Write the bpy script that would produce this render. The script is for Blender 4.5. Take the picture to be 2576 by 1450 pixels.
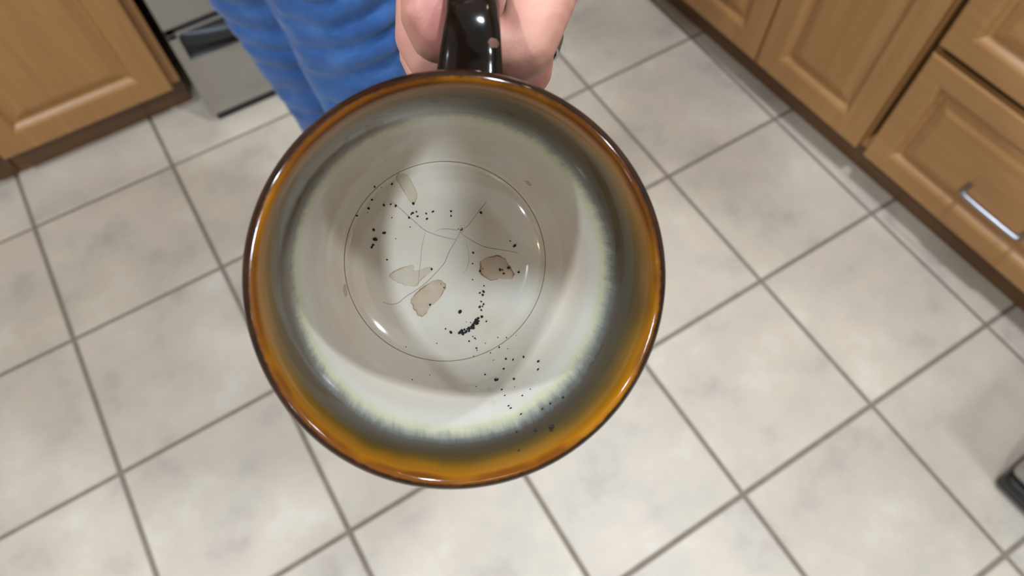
import bpy, bmesh, math, random
from mathutils import Vector, Matrix, noise

# ------------------------------------------------------------------ camera, world, lights, exposure
scene = bpy.context.scene
for o in list(bpy.data.objects):
    bpy.data.objects.remove(o, do_unlink=True)
COL = scene.collection
T = 0.32                                   # floor tile pitch in metres

cam_data = bpy.data.cameras.new('camera')
cam_data.sensor_width = 36.0
cam_data.lens = 24.457
cam_data.clip_start = 0.005
cam_data.dof.use_dof = True
cam_data.dof.focus_distance = 0.228
cam_data.dof.aperture_fstop = 12.5
cam = bpy.data.objects.new('camera', cam_data)
COL.objects.link(cam)
CAM_POS = Vector((0.8042, -1.2794, 1.3036))
cam.matrix_world = Matrix((
    (0.8514, 0.4705, -0.2318, CAM_POS.x),
    (-0.5243, 0.7532, -0.3973, CAM_POS.y),
    (-0.0124, 0.4598, 0.8879, CAM_POS.z),
    (0, 0, 0, 1)))
scene.camera = cam

world = bpy.data.worlds.new('world')
world.use_nodes = True
world.node_tree.nodes['Background'].inputs[0].default_value = (0.9, 0.95, 1.0, 1)
world.node_tree.nodes['Background'].inputs[1].default_value = 0.15
scene.world = world

vs = scene.view_settings
vs.view_transform = 'Standard'
vs.look = 'None'
vs.exposure = -0.34
vs.gamma = 1.0
vs.use_curve_mapping = False
scene.cycles.use_denoising = True
scene.cycles.max_bounces = 8


def lamp(name, loc, size, watts, col, shape='DISK'):
    d = bpy.data.lights.new(name, 'AREA')
    d.shape = shape
    d.size = size
    d.energy = watts
    d.color = col
    o = bpy.data.objects.new(name, d)
    o.location = loc
    COL.objects.link(o)
    return o


COOL = (0.84, 0.92, 1.0)
WARM = (1.0, 0.72, 0.42)
LAMPS = [  # x, y, watts, colour
    (-0.05, -0.87, 22, COOL), (1.48, -1.02, 26, COOL), (1.66, -1.82, 15, COOL), (0.12, -1.82, 30, (0.74, 0.88, 1.0)), (-1.25, -2.60, 10, COOL)]  # last entry is an added fill that brightens the left floor
for x, y, w_, c_ in LAMPS:
    lamp('recessed_and_fill_lamp', (x, y, 2.395), 0.10, w_, c_)
WARM_LAMPS = [(0.75, -1.95, 1.5), (2.25, -0.55, 2.0), (-0.9, -1.7, 2.5)]
for x, y, w_ in WARM_LAMPS:
    lamp('warm_lamp', (x, y, 2.395), 0.06, w_, WARM)

wash = lamp('bounce_fill', (0.35, -1.45, 2.425), 3.6, 20, (0.93, 0.96, 1.0), 'RECTANGLE')  # added soft area light standing in for ceiling bounce
wash.data.size_y = 3.4


# ------------------------------------------------------------------ helpers
def srgb(r, g, b):
    f = lambda c: (c / 12.92 if c <= 0.04045 else ((c + 0.055) / 1.055) ** 2.4)
    return (f(r / 255), f(g / 255), f(b / 255), 1.0)


def link(o, parent=None):
    COL.objects.link(o)
    if parent is not None:
        o.parent = parent
    return o


def obj(name, verts, faces, m, parent=None, smooth=False):
    me = bpy.data.meshes.new(name)
    me.from_pydata([tuple(v) for v in verts], [], faces)
    me.validate()
    me.materials.append(m)
    if smooth:
        me.polygons.foreach_set('use_smooth', [True] * len(me.polygons))
    me.update()
    return link(bpy.data.objects.new(name, me), parent)


def bobj(name, bm, m, parent=None, smooth=False):
    bmesh.ops.recalc_face_normals(bm, faces=bm.faces)
    me = bpy.data.meshes.new(name)
    bm.to_mesh(me)
    bm.free()
    me.materials.append(m)
    if smooth:
        me.polygons.foreach_set('use_smooth', [True] * len(me.polygons))
    return link(bpy.data.objects.new(name, me), parent)


def box_bm(lo, hi, bevel=0.0, seg=2, bm=None):
    tmp = bmesh.new()
    bmesh.ops.create_cube(tmp, size=1.0)
    for v in tmp.verts:
        v.co = Vector([lo[i] + (v.co[i] + 0.5) * (hi[i] - lo[i]) for i in range(3)])
    if bevel > 0:
        bmesh.ops.bevel(tmp, geom=list(tmp.edges), offset=bevel, segments=seg, affect='EDGES', profile=0.5)
    if bm is None:
        return tmp
    me = bpy.data.meshes.new('t')
    tmp.to_mesh(me)
    tmp.free()
    bm.from_mesh(me)
    bpy.data.meshes.remove(me)
    return bm


def box(name, lo, hi, m, parent=None, bevel=0.0, seg=2):
    return bobj(name, box_bm(lo, hi, bevel, seg), m, parent)


def thing(name, label, cat, loc=(0, 0, 0), rotz=0.0, group=None):
    o = bpy.data.objects.new(name, None)
    o.empty_display_size = 0.05
    o.location = loc
    o.rotation_euler = (0, 0, rotz)
    COL.objects.link(o)
    return tag(o, label, cat, group)


def tag(o, label, cat, group=None):
    o['label'] = label
    o['category'] = cat
    if group:
        o['group'] = group
    return o


def copy_tree(o, parent=None):
    c = o.copy()
    COL.objects.link(c)
    c.parent = parent
    for ch in list(o.children):
        copy_tree(ch, c)
    return c


def catmull(pts, n):
    out = []
    P = [Vector(p) for p in pts]
    P = [P[0] * 2 - P[1]] + P + [P[-1] * 2 - P[-2]]
    for i in range(1, len(P) - 2):
        for k in range(n):
            t = k / n
            a, b, c, d = P[i - 1], P[i], P[i + 1], P[i + 2]
            out.append(0.5 * ((2 * b) + (c - a) * t + (2 * a - 5 * b + 4 * c - d) * t * t + (3 * b - a - 3 * c + d) * t ** 3))
    out.append(P[-2])
    return out


def lathe(prof, n, closed=False):
    verts, faces = [], []
    for r, z in prof:
        for k in range(n):
            a = 2 * math.pi * k / n
            verts.append((r * math.cos(a), r * math.sin(a), z))
    m = len(prof)
    for i in range(m if closed else m - 1):
        j = (i + 1) % m
        for k in range(n):
            q = (k + 1) % n
            faces.append((i * n + k, i * n + q, j * n + q, j * n + k))
    return verts, faces


# ---- node helpers
class NT:
    def __init__(s, name):
        s.m = bpy.data.materials.new(name)
        s.m.use_nodes = True
        s.t = s.m.node_tree
        s.b = s.t.nodes['Principled BSDF']

    def n(s, typ, **kw):
        nd = s.t.nodes.new(typ)
        for k, v in kw.items():
            if k.startswith('i_'):
                nd.inputs[k[2:].replace('_', ' ')].default_value = v
            else:
                setattr(nd, k, v)
        return nd

    def l(s, a, b):
        s.t.links.new(a, b)

    def coords(s, scale=(1, 1, 1), kind='Object'):
        tc = s.n('ShaderNodeTexCoord')
        mp = s.n('ShaderNodeMapping')
        mp.inputs['Scale'].default_value = scale
        s.l(tc.outputs[kind], mp.inputs['Vector'])
        return mp.outputs[0]

    def noise(s, vec, scale, detail=4, rough=0.5):
        nd = s.n('ShaderNodeTexNoise')
        nd.inputs['Scale'].default_value = scale
        nd.inputs['Detail'].default_value = detail
        nd.inputs['Roughness'].default_value = rough
        s.l(vec, nd.inputs['Vector'])
        return nd.outputs['Fac']

    def ramp(s, fac, stops):
        r = s.n('ShaderNodeValToRGB')
        e = r.color_ramp.elements
        while len(e) < len(stops):
            e.new(0.5)
        for i, (p, c) in enumerate(stops):
            e[i].position = p
            e[i].color = c if len(c) == 4 else (*c, 1)
        s.l(fac, r.inputs[0])
        return r.outputs[0]

    def math(s, op, a, b=None, c=None):
        nd = s.n('ShaderNodeMath', operation=op)
        for i, x in enumerate((a, b, c)):
            if x is None:
                continue
            if isinstance(x, (int, float)):
                nd.inputs[i].default_value = x
            else:
                s.l(x, nd.inputs[i])
        return nd.outputs[0]

    def mix(s, fac, a, b, blend='MIX'):
        nd = s.n('ShaderNodeMix', data_type='RGBA', blend_type=blend)
        for i, x in ((0, fac), (6, a), (7, b)):
            if isinstance(x, (int, float, tuple)):
                nd.inputs[i].default_value = x
            else:
                s.l(x, nd.inputs[i])
        return nd.outputs[2]

    def bump(s, h, strength=0.3, dist=0.001):
        nd = s.n('ShaderNodeBump')
        nd.inputs['Strength'].default_value = strength
        nd.inputs['Distance'].default_value = dist
        s.l(h, nd.inputs['Height'])
        s.l(nd.outputs[0], s.b.inputs['Normal'])

    def set(s, **kw):
        for k, v in kw.items():
            inp = s.b.inputs[k.replace('_', ' ')]
            if isinstance(v, (int, float, tuple)):
                inp.default_value = v
            else:
                s.l(v, inp)
        return s


def plain(name, col, rough=0.5, metal=0.0, var=0.06, scale=30):
    m = NT(name)
    f = m.noise(m.coords(), scale)
    c1 = tuple(x * (1 - var) for x in col[:3]) + (1,)
    c2 = tuple(min(1, x * (1 + var)) for x in col[:3]) + (1,)
    m.set(Base_Color=m.ramp(f, [(0.3, c1), (0.7, c2)]), Roughness=rough, Metallic=metal)
    return m.m


def wood(name, c_dark, c_mid, c_light, axis='z'):
    m = NT(name)
    sc = (34, 34, 2.2) if axis == 'z' else (2.2, 34, 34)
    v = m.coords(sc)
    f1 = m.noise(v, 1.6, 6, 0.6)
    v2 = m.coords((sc[0] * 4, sc[1] * 4, sc[2] * 3) if axis == 'z' else (sc[0] * 3, sc[1] * 4, sc[2] * 4))
    f2 = m.noise(v2, 2.0, 3, 0.6)
    oi = m.n('ShaderNodeObjectInfo')
    f = m.math('ADD', m.math('MULTIPLY', f1, 0.75), m.math('MULTIPLY', f2, 0.25))
    f = m.math('ADD', f, m.math('MULTIPLY', m.math('SUBTRACT', oi.outputs['Random'], 0.5), 0.06))
    m.set(Base_Color=m.ramp(f, [(0.3, c_dark), (0.5, c_mid), (0.72, c_light)]), Roughness=0.38)
    m.bump(f2, 0.08, 0.0005)
    return m.m


# ------------------------------------------------------------------ materials
def tile_material():
    m = NT('ceramic_tile')
    oi = m.n('ShaderNodeObjectInfo')
    tc = m.n('ShaderNodeTexCoord')
    cmb = m.n('ShaderNodeVectorMath', operation='ADD')
    sc = m.n('ShaderNodeVectorMath', operation='SCALE')
    sc.inputs['Scale'].default_value = 1.0
    cv = m.n('ShaderNodeCombineXYZ')
    m.l(m.math('MULTIPLY', oi.outputs['Random'], 37.0), cv.inputs[0])
    m.l(m.math('MULTIPLY', oi.outputs['Random'], 91.0), cv.inputs[1])
    m.l(tc.outputs['Object'], cmb.inputs[0])
    m.l(cv.outputs[0], cmb.inputs[1])
    v = cmb.outputs[0]
    f1 = m.noise(v, 7.0, 4, 0.55)
    f2 = m.noise(v, 24.0, 5, 0.65)
    f = m.math('ADD', m.math('MULTIPLY', f1, 0.75), m.math('MULTIPLY', f2, 0.25))
    base = m.ramp(f, [(0.30, srgb(168, 158, 149)), (0.44, srgb(190, 181, 169)), (0.56, srgb(199, 188, 172)), (0.72, srgb(210, 205, 196))])
    pk = m.noise(v, 4.3, 2, 0.5)
    base = m.mix(m.math('MULTIPLY', m.math('SUBTRACT', pk, 0.35), 0.5), base, srgb(203, 184, 170))
    tint = m.math('ADD', 0.965, m.math('MULTIPLY', oi.outputs['Random'], 0.07))
    bc = m.n('ShaderNodeVectorMath', operation='SCALE')
    m.l(base, bc.inputs[0])
    m.l(tint, bc.inputs['Scale'])
    m.set(Base_Color=bc.outputs[0], Roughness=0.42)
    m.bump(f2, 0.06, 0.001)
    return m.m


M_TILE = tile_material()
M_GROUT = plain('grout', srgb(128, 117, 106), 0.9, 0, 0.12, 60)
M_WOOD = wood('maple_vertical_grain', srgb(156, 112, 66), srgb(165, 120, 72), srgb(174, 130, 80))
M_WOODH = wood('maple_horizontal_grain', srgb(156, 112, 66), srgb(165, 120, 72), srgb(174, 130, 80), 'x')
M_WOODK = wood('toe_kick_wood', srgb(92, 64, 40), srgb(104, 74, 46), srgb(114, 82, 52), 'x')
M_STEEL = plain('brushed_steel', srgb(172, 168, 162), 0.36, 0.75, 0.03, 8)
M_STEELD = plain('dark_steel', srgb(50, 52, 57), 0.35, 0.5, 0.05, 12)
M_CHROME = plain('satin_nickel', srgb(158, 162, 172), 0.3, 1.0, 0.02, 20)
M_BLACK = plain('black_plastic', srgb(20, 20, 22), 0.35, 0, 0.1, 20)
M_WALL = plain('wall_paint', srgb(186, 178, 166), 0.8, 0, 0.02, 3)
M_CEIL = plain('ceiling_paint', srgb(222, 218, 210), 0.9, 0, 0.02, 3)
M_STONE = plain('stone_counter', srgb(92, 82, 72), 0.25, 0, 0.35, 80)
M_SHIRT = plain('grey_shirt', srgb(70, 74, 82), 0.85, 0, 0.1, 60)
M_HAIR = plain('brown_hair', srgb(62, 45, 33), 0.6, 0, 0.25, 120)
M_FUZZ = plain('pale_body_hair', srgb(150, 116, 88), 0.5, 0, 0.1, 200)
M_SHOE = plain('dark_shoe', srgb(48, 46, 46), 0.6, 0, 0.1, 40)
M_SOLE = plain('pale_sole', srgb(205, 202, 196), 0.7, 0, 0.05, 40)
M_GLASS = plain('dark_glass', srgb(18, 18, 20), 0.08, 0, 0.05, 5)


def jeans_material():
    m = NT('blue_denim')
    f1 = m.noise(m.coords(), 26, 4, 0.6)
    f2 = m.noise(m.coords((1, 1, 0.35)), 900, 2, 0.6)
    f = m.math('ADD', m.math('MULTIPLY', f1, 0.7), m.math('MULTIPLY', f2, 0.3))
    m.set(Base_Color=m.ramp(f, [(0.3, srgb(26, 68, 126)), (0.5, srgb(38, 84, 148)), (0.7, srgb(68, 110, 170))]), Roughness=0.85)
    m.b.inputs['Sheen Weight'].default_value = 0.15
    m.bump(f2, 0.2, 0.0006)
    return m.m


M_JEANS = jeans_material()


def skin_material():
    m = NT('skin')
    v = m.coords()
    f1 = m.noise(v, 40, 3, 0.5)
    f2 = m.noise(v, 900, 3, 0.6)
    wr = m.noise(m.coords((500, 1500, 500)), 1.0, 2, 0.5)
    base = m.ramp(f1, [(0.3, srgb(174, 112, 104)), (0.5, srgb(192, 136, 122)), (0.7, srgb(202, 150, 132))])
    m.set(Base_Color=base, Roughness=0.5)
    m.b.inputs['Subsurface Weight'].default_value = 0.25
    m.b.inputs['Subsurface Radius'].default_value = (1.0, 0.35, 0.2)
    m.b.inputs['Subsurface Scale'].default_value = 0.003
    m.bump(m.math('ADD', f2, m.math('MULTIPLY', wr, 0.6)), 0.25, 0.0003)
    return m.m


M_SKIN = skin_material()


# glaze colours follow the depth below the rim (z in the mug's own frame)
def mug_material():
    m = NT('reactive_glaze')
    tc = m.n('ShaderNodeTexCoord')
    sep = m.n('ShaderNodeSeparateXYZ')
    m.l(tc.outputs['Object'], sep.inputs[0])
    z = sep.outputs[2]
    x, y = sep.outputs[0], sep.outputs[1]
    r = m.math('SQRT', m.math('ADD', m.math('MULTIPLY', x, x), m.math('MULTIPLY', y, y)))
    streak = m.noise(m.coords((1, 1, 0.12)), 420, 3, 0.6)
    broad = m.noise(m.coords((1, 1, 0.25)), 34, 3, 0.55)
    # depth in mm, pushed about by drips of the glaze
    d = m.math('MULTIPLY', z, -1000.0)
    d = m.math('ADD', d, m.math('MULTIPLY', m.math('SUBTRACT', broad, 0.5), 9.0))
    # the pale glaze ran further towards the lip on the side away from the handle
    run = m.math('MAXIMUM', m.math('MULTIPLY', m.math('DIVIDE', y, r), -1.0), 0.0)
    run = m.math('MULTIPLY', m.math('MULTIPLY', run, run), 9.0)
    gate = m.math('MINIMUM', m.math('MAXIMUM', m.math('DIVIDE', m.math('SUBTRACT', d, 5.0), 18.0), 0.0), 1.0)
    d = m.math('ADD', d, m.math('MULTIPLY', run, gate))
    ampl = m.math('MULTIPLY', m.math('MINIMUM', m.math('MAXIMUM', m.math('SUBTRACT', d, 12.0), 0.0), 18.0), 0.6)
    fine = m.noise(m.coords((1, 1, 0.08)), 1100, 2, 0.6)
    d = m.math('ADD', d, m.math('MULTIPLY', m.math('SUBTRACT', m.math('ADD', m.math('MULTIPLY', streak, 0.65), m.math('MULTIPLY', fine, 0.35)), 0.5), ampl))
    fac = m.math('DIVIDE', d, 60.0)
    mm = lambda v: v / 60.0
    inner = m.ramp(fac, [
        (mm(0.0), srgb(96, 54, 12)), (mm(1.8), srgb(142, 90, 12)), (mm(5.5), srgb(124, 84, 1)), (mm(10.0), srgb(84, 62, 6)),
        (mm(14.5), srgb(60, 47, 16)), (mm(20), srgb(54, 44, 28)), (mm(25), srgb(58, 53, 45)), (mm(30.0), srgb(94, 98, 96)), (mm(35.0), srgb(160, 164, 148)),
        (mm(39), srgb(198, 198, 166)), (mm(45), srgb(210, 209, 194)), (mm(52), srgb(212, 210, 203)), (mm(60), srgb(208, 202, 192))])
    # outside: dark brown, nearly black
    out = m.ramp(m.noise(m.coords((1, 1, 0.4)), 120, 3), [(0.35, srgb(26, 14, 8)), (0.7, srgb(52, 28, 14))])
    edge = m.math('MULTIPLY', m.math('SUBTRACT', r, 0.0493), 1300.0)
    edge = m.math('ADD', edge, m.math('MULTIPLY', m.math('SUBTRACT', streak, 0.5), 1.6))
    edge = m.math('MINIMUM', m.math('MAXIMUM', edge, 0.0), 1.0)
    # the wall outside lies beyond the lip radius, below the lip the inside lies within 0.0485
    base = m.mix(edge, inner, out)
    tint = m.noise(m.coords(), 45, 3, 0.5)
    low = m.math('MINIMUM', m.math('MAXIMUM', m.math('DIVIDE', m.math('SUBTRACT', m.math('MULTIPLY', z, -1000.0), 45.0), 30.0), 0.0), 1.0)
    base = m.mix(m.math('MULTIPLY', low, m.math('MULTIPLY', m.math('MAXIMUM', m.math('SUBTRACT', tint, 0.26), 0.0), 1.2)), base, srgb(200, 176, 150))
    m.set(Base_Color=base, Roughness=0.09)
    m.l(m.math('ADD', 0.3, m.math('MULTIPLY', low, 0.3)), m.b.inputs['Specular IOR Level'])
    return m.m


M_MUG = mug_material()


def outer_glaze():
    m = NT('dark_brown_glaze')
    f = m.noise(m.coords(), 160, 4, 0.6)
    m.set(Base_Color=m.ramp(f, [(0.35, srgb(12, 8, 6)), (0.7, srgb(26, 16, 10))]), Roughness=0.12)
    m.b.inputs['Specular IOR Level'].default_value = 0.22
    m.b.inputs['Coat Weight'].default_value = 0.0
    m.bump(m.noise(m.coords(), 90, 2), 0.1, 0.001)
    return m.m


M_OUTER = outer_glaze()


def stain_material(name, col, edge_col, amount):
    m = NT(name)
    at = m.n('ShaderNodeAttribute', attribute_name='edge')
    f = at.outputs['Fac']
    c = m.mix(m.math('POWER', f, 2.0), col, edge_col)
    m.set(Base_Color=c, Roughness=0.3)
    nz = m.noise(m.coords(), 300, 3)
    a = m.math('MULTIPLY', m.math('ADD', amount, m.math('MULTIPLY', m.math('POWER', f, 2.5), 0.7)), m.math('ADD', 0.5, nz))
    m.l(m.math('MINIMUM', a, 1.0), m.b.inputs['Alpha'])
    return m.m


M_STAIN = stain_material('coffee_stain_film', srgb(190, 148, 98), srgb(122, 70, 20), 0.28)
M_STAIN2 = stain_material('pale_stain_film', srgb(190, 164, 118), srgb(158, 122, 66), 0.2)
M_CRACK = plain('crazing_line', srgb(128, 120, 116), 0.5, 0, 0.2, 900)
M_RING = plain('dried_coffee_line', srgb(140, 112, 74), 0.4, 0, 0.2, 500)
M_GROUND = plain('coffee_ground', srgb(18, 15, 16), 0.7, 0, 0.3, 4000)
M_SPOT = plain('bare_clay', srgb(92, 58, 42), 0.7, 0, 0.15, 900)

# ------------------------------------------------------------------ room shell
X0, X1, Y0, Y1, H = -1.76, 2.62, -3.52, 0.72, 2.44


def struct(o):
    o['kind'] = 'structure'
    return o


floor = struct(box('floor', (X0, Y0, -0.06), (X1, Y1, -0.0025), M_GROUT))
g = 0.0042
tb = bmesh.new()
hw = T / 2 - g
for (s, z) in ((hw, -0.012), (hw, -0.0016), (hw - 0.0016, 0.0)):
    for (sx, sy) in ((-1, -1), (1, -1), (1, 1), (-1, 1)):
        tb.verts.new((sx * s, sy * s, z))
tb.verts.ensure_lookup_table()
for i in range(2):
    for k in range(4):
        q = (k + 1) % 4
        tb.faces.new([tb.verts[i * 4 + k], tb.verts[i * 4 + q], tb.verts[i * 4 + 4 + q], tb.verts[i * 4 + 4 + k]])
tb.faces.new([tb.verts[8 + k] for k in range(4)])
tile_me = bpy.data.meshes.new('tile')
tb.to_mesh(tile_me)
tb.free()
tile_me.materials.append(M_TILE)
for i in range(-5, 8):
    for j in range(-2, 11):
        cx, cy = (i + 0.5) * T, -(j + 0.5) * T
        if cx - T / 2 < X0 - 0.01 or cx + T / 2 > X1 + 0.02 or cy - T / 2 < Y0 - 0.01 or cy + T / 2 > Y1 + 0.01:
            continue
        o = link(bpy.data.objects.new('tile', tile_me), floor)
        o.location = (cx, cy, random.Random(i * 31 + j).uniform(-0.0004, 0.0004))

struct(box('ceiling', (X0 - 0.1, Y0 - 0.1, H), (X1 + 0.1, Y1 + 0.1, H + 0.08), M_CEIL))
struct(box('wall_back', (X0 - 0.1, Y1, -0.06), (X1 + 0.1, Y1 + 0.1, H), M_WALL))
struct(box('wall_front', (X0 - 0.1, Y0 - 0.1, -0.06), (X1 + 0.1, Y0, H), M_WALL))
struct(box('wall_left', (X0 - 0.1, Y0, -0.06), (X0, Y1, H), M_WALL))
struct(box('wall_right', (X1, Y0, -0.06), (X1 + 0.1, Y1, H), M_WALL))


# ------------------------------------------------------------------ kitchen cabinets
def ring_faces(rings):
    """rings: list of (x0,x1,z0,z1,y) rectangles, joined one after another"""
    v, f = [], []
    for (x0, x1, z0, z1, y) in rings:
        v += [(x0, y, z0), (x1, y, z0), (x1, y, z1), (x0, y, z1)]
    for i in range(len(rings) - 1):
        for k in range(4):
            q = (k + 1) % 4
            f.append((i * 4 + k, i * 4 + q, i * 4 + 4 + q, i * 4 + 4 + k))
    return v, f


def panel_front(name, parent, x0, x1, z0, z1, rail, y=0.0, th=0.02, mat=None):
    """raised panel door or drawer front, its face at local y (front is -y)"""
    mat = mat or M_WOOD
    R = lambda i, yy: (x0 + i, x1 - i, z0 + i, z1 - i, yy)
    rings = [R(0.0, y + th), R(0.0, y + 0.004), R(0.001, y + 0.0015), R(0.004, y)]
    a = rail
    rings += [R(a - 0.004, y), R(a, y + 0.0012), R(a + 0.004, y + 0.004), R(a + 0.009, y + 0.0105), R(a + 0.011, y + 0.012)]
    v, f = ring_faces(rings)
    f = [tuple(reversed(q)) for q in f]
    n = len(v)
    f.append((0, 1, 2, 3))
    fr = obj(name, v, f, mat, parent)
    b = a + 0.011
    pr = [R(b, y + 0.012), R(b + 0.005, y + 0.0125), R(b + 0.008, y + 0.0105), R(b + 0.026, y + 0.0040), R(b + 0.030, y + 0.0034)]
    v, f = ring_faces(pr)
    f = [tuple(reversed(q)) for q in f]
    n = len(v)
    f.append((n - 1, n - 2, n - 3, n - 4))
    obj('panel', v, [tuple(q) for q in f], mat, fr)
    return fr


def bar_pull(parent, xc, z, y, length=0.128, r=0.0055):
    pts = [(xc - length / 2, y + 0.002, z), (xc - length / 2, y - 0.014, z), (xc - length / 2 + 0.002, y - 0.024, z), (xc - length / 2 + 0.009, y - 0.029, z),
           (xc, y - 0.0305, z),
           (xc + length / 2 - 0.009, y - 0.029, z), (xc + length / 2 - 0.002, y - 0.024, z), (xc + length / 2, y - 0.014, z), (xc + length / 2, y + 0.002, z)]
    P = catmull(pts, 5)
    v, f = tube(P, [r] * len(P), 12, squash=0.8)
    return obj('handle', v, f, M_CHROME, parent, True)


def tube(P, R, n, up=Vector((0, 0, 1)), squash=1.0, cap=True):
    v, f = [], []
    m = len(P)
    for i, p in enumerate(P):
        t = (P[min(i + 1, m - 1)] - P[max(i - 1, 0)]).normalized()
        s = t.cross(up)
        if s.length < 1e-4:
            s = t.cross(Vector((1, 0, 0)))
        s.normalize()
        u = s.cross(t).normalized()
        for k in range(n):
            a = 2 * math.pi * k / n
            v.append(p + s * (R[i] * math.cos(a)) + u * (R[i] * math.sin(a) * squash))
    for i in range(m - 1):
        for k in range(n):
            q = (k + 1) % n
            f.append((i * n + k, i * n + q, i * n + n + q, i * n + n + k))
    if cap:
        f.append(tuple(range(n - 1, -1, -1)))
        f.append(tuple((m - 1) * n + k for k in range(n)))
    return v, f


DEPTH = 0.58


def carcass(t, x0, x1, rails=0.018):
    """face frame and box with a recessed toe kick; local -y is the front, face frame front at y=0.02"""
    bm = box_bm((x0 + 0.006, 0.055, 0.10), (x1 - 0.006, DEPTH, 0.875))
    box_bm((x0 + 0.006, 0.0205, 0.10), (x0 + 0.018, 0.055, 0.875), bm=bm)
    box_bm((x1 - rails, 0.0205, 0.10), (x1 - 0.006 if rails < 0.02 else x1, 0.055, 0.875), bm=bm)
    box_bm((x0, 0.021, 0.0985), (x1 if rails < 0.02 else x1 - 0.001, 0.3, 0.112), bm=bm)
    bobj('body', bm, M_WOOD, t)
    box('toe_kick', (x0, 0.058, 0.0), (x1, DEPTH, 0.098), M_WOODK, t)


def two_door_cabinet(name, label, loc, rot, x0, xm, x1, group):
    t = thing(name, label, 'cabinet', loc, rot, group)
    carcass(t, x0, x1)
    for (a, b, hs) in ((x0 + 0.010, xm - 0.0025, 1), (xm + 0.0025, x1 - 0.010, -1)):
        d = panel_front('door', t, a, b, 0.098, 0.665, 0.056)
        hx = b - 0.03 if hs > 0 else a + 0.03
        P = catmull([(hx, 0.0, 0.60), (hx, -0.02, 0.598), (hx, -0.030, 0.585), (hx, -0.033, 0.54), (hx, -0.030, 0.495), (hx, -0.02, 0.482), (hx, 0.0, 0.48)], 5)
        v, f = tube(P, [0.0055] * len(P), 10, up=Vector((1, 0, 0)))
        obj('handle', v, f, M_CHROME, d, True)
    for (a, b) in ((x0 + 0.010, xm - 0.0025), (xm + 0.0025, x1 - 0.010)):
        d = panel_front('drawer', t, a, b, 0.69, 0.855, 0.04, mat=M_WOODH)
        bar_pull(d, (a + b) / 2, 0.772, 0.004, 0.1)
    return t


def drawer_cabinet(name, label, loc, rot, x0, x1, group):
    t = thing(name, label, 'cabinet', loc, rot, group)
    carcass(t, x0, x1)
    for (a, b) in ((0.098, 0.386), (0.405, 0.645), (0.665, 0.855)):
        d = panel_front('drawer', t, x0 + 0.010, x1 - 0.010, a, b, 0.046, mat=M_WOODH)
        bar_pull(d, (x0 + x1) / 2, (a + b) / 2 - 0.028 if a < 0.2 else (a + b) / 2, 0.004)
    return t


# right-hand run: local x runs along the fronts towards the viewer, front faces -x in the room
RO = Vector((6.03 * T, -2.9 * T, 0))
RA = math.atan(0.05)
RROT = -math.pi / 2 + RA
GC = 'base cabinets along the right-hand run'
two_door_cabinet('base_cabinet', 'maple two-door base cabinet beside the drawer unit, nearer the corner', RO, RROT, -0.86, -0.396, -0.0755, GC)
drawer_cabinet('drawer_cabinet', 'maple drawer unit with a curved metal pull on its bottom drawer', RO, RROT, -0.0745, 0.475, GC)
ctr = thing('countertop', 'dark stone countertop over the right-hand cabinets', 'countertop', RO, RROT)
box('slab', (-0.87, -0.025, 0.8765), (0.49, DEPTH, 0.915), M_STONE, ctr, 0.004)

# back run: fronts face the viewer (-y)
LY = 0.35 * T
GL = 'base cabinets left of the range'
two_door = two_door_cabinet


def one_door_cabinet(name, label, loc, x0, x1):
    t = thing(name, label, 'cabinet', loc, 0, GL)
    carcass(t, x0, x1, 0.03)
    d = panel_front('door', t, x0 + 0.010, x1 - 0.0225, 0.098, 0.665, 0.057)
    hx = x0 + 0.04
    P = catmull([(hx, 0.0, 0.60), (hx, -0.02, 0.598), (hx, -0.030, 0.585), (hx, -0.033, 0.54), (hx, -0.030, 0.495), (hx, -0.02, 0.482), (hx, 0.0, 0.48)], 5)
    v, f = tube(P, [0.0055] * len(P), 10, up=Vector((1, 0, 0)))
    obj('handle', v, f, M_CHROME, d, True)
    d = panel_front('drawer', t, x0 + 0.010, x1 - 0.0225, 0.69, 0.855, 0.04, mat=M_WOODH)
    bar_pull(d, (x0 + x1) / 2, 0.772, 0.004, 0.1)
    return t


one_door_cabinet('base_cabinet', 'maple one-door base cabinet right beside the steel range', (0, LY, 0), 0.335, 0.750)
one_door_cabinet('base_cabinet', 'maple base cabinet at the frame edge, second from the range', (0, LY, 0), -0.085, 0.332)
ct = thing('countertop', 'dark stone countertop left of the range', 'countertop', (0, LY, 0))
box('slab', (-0.1, -0.025, 0.8765), (0.752, DEPTH, 0.915), M_STONE, ct, 0.004)


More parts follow.
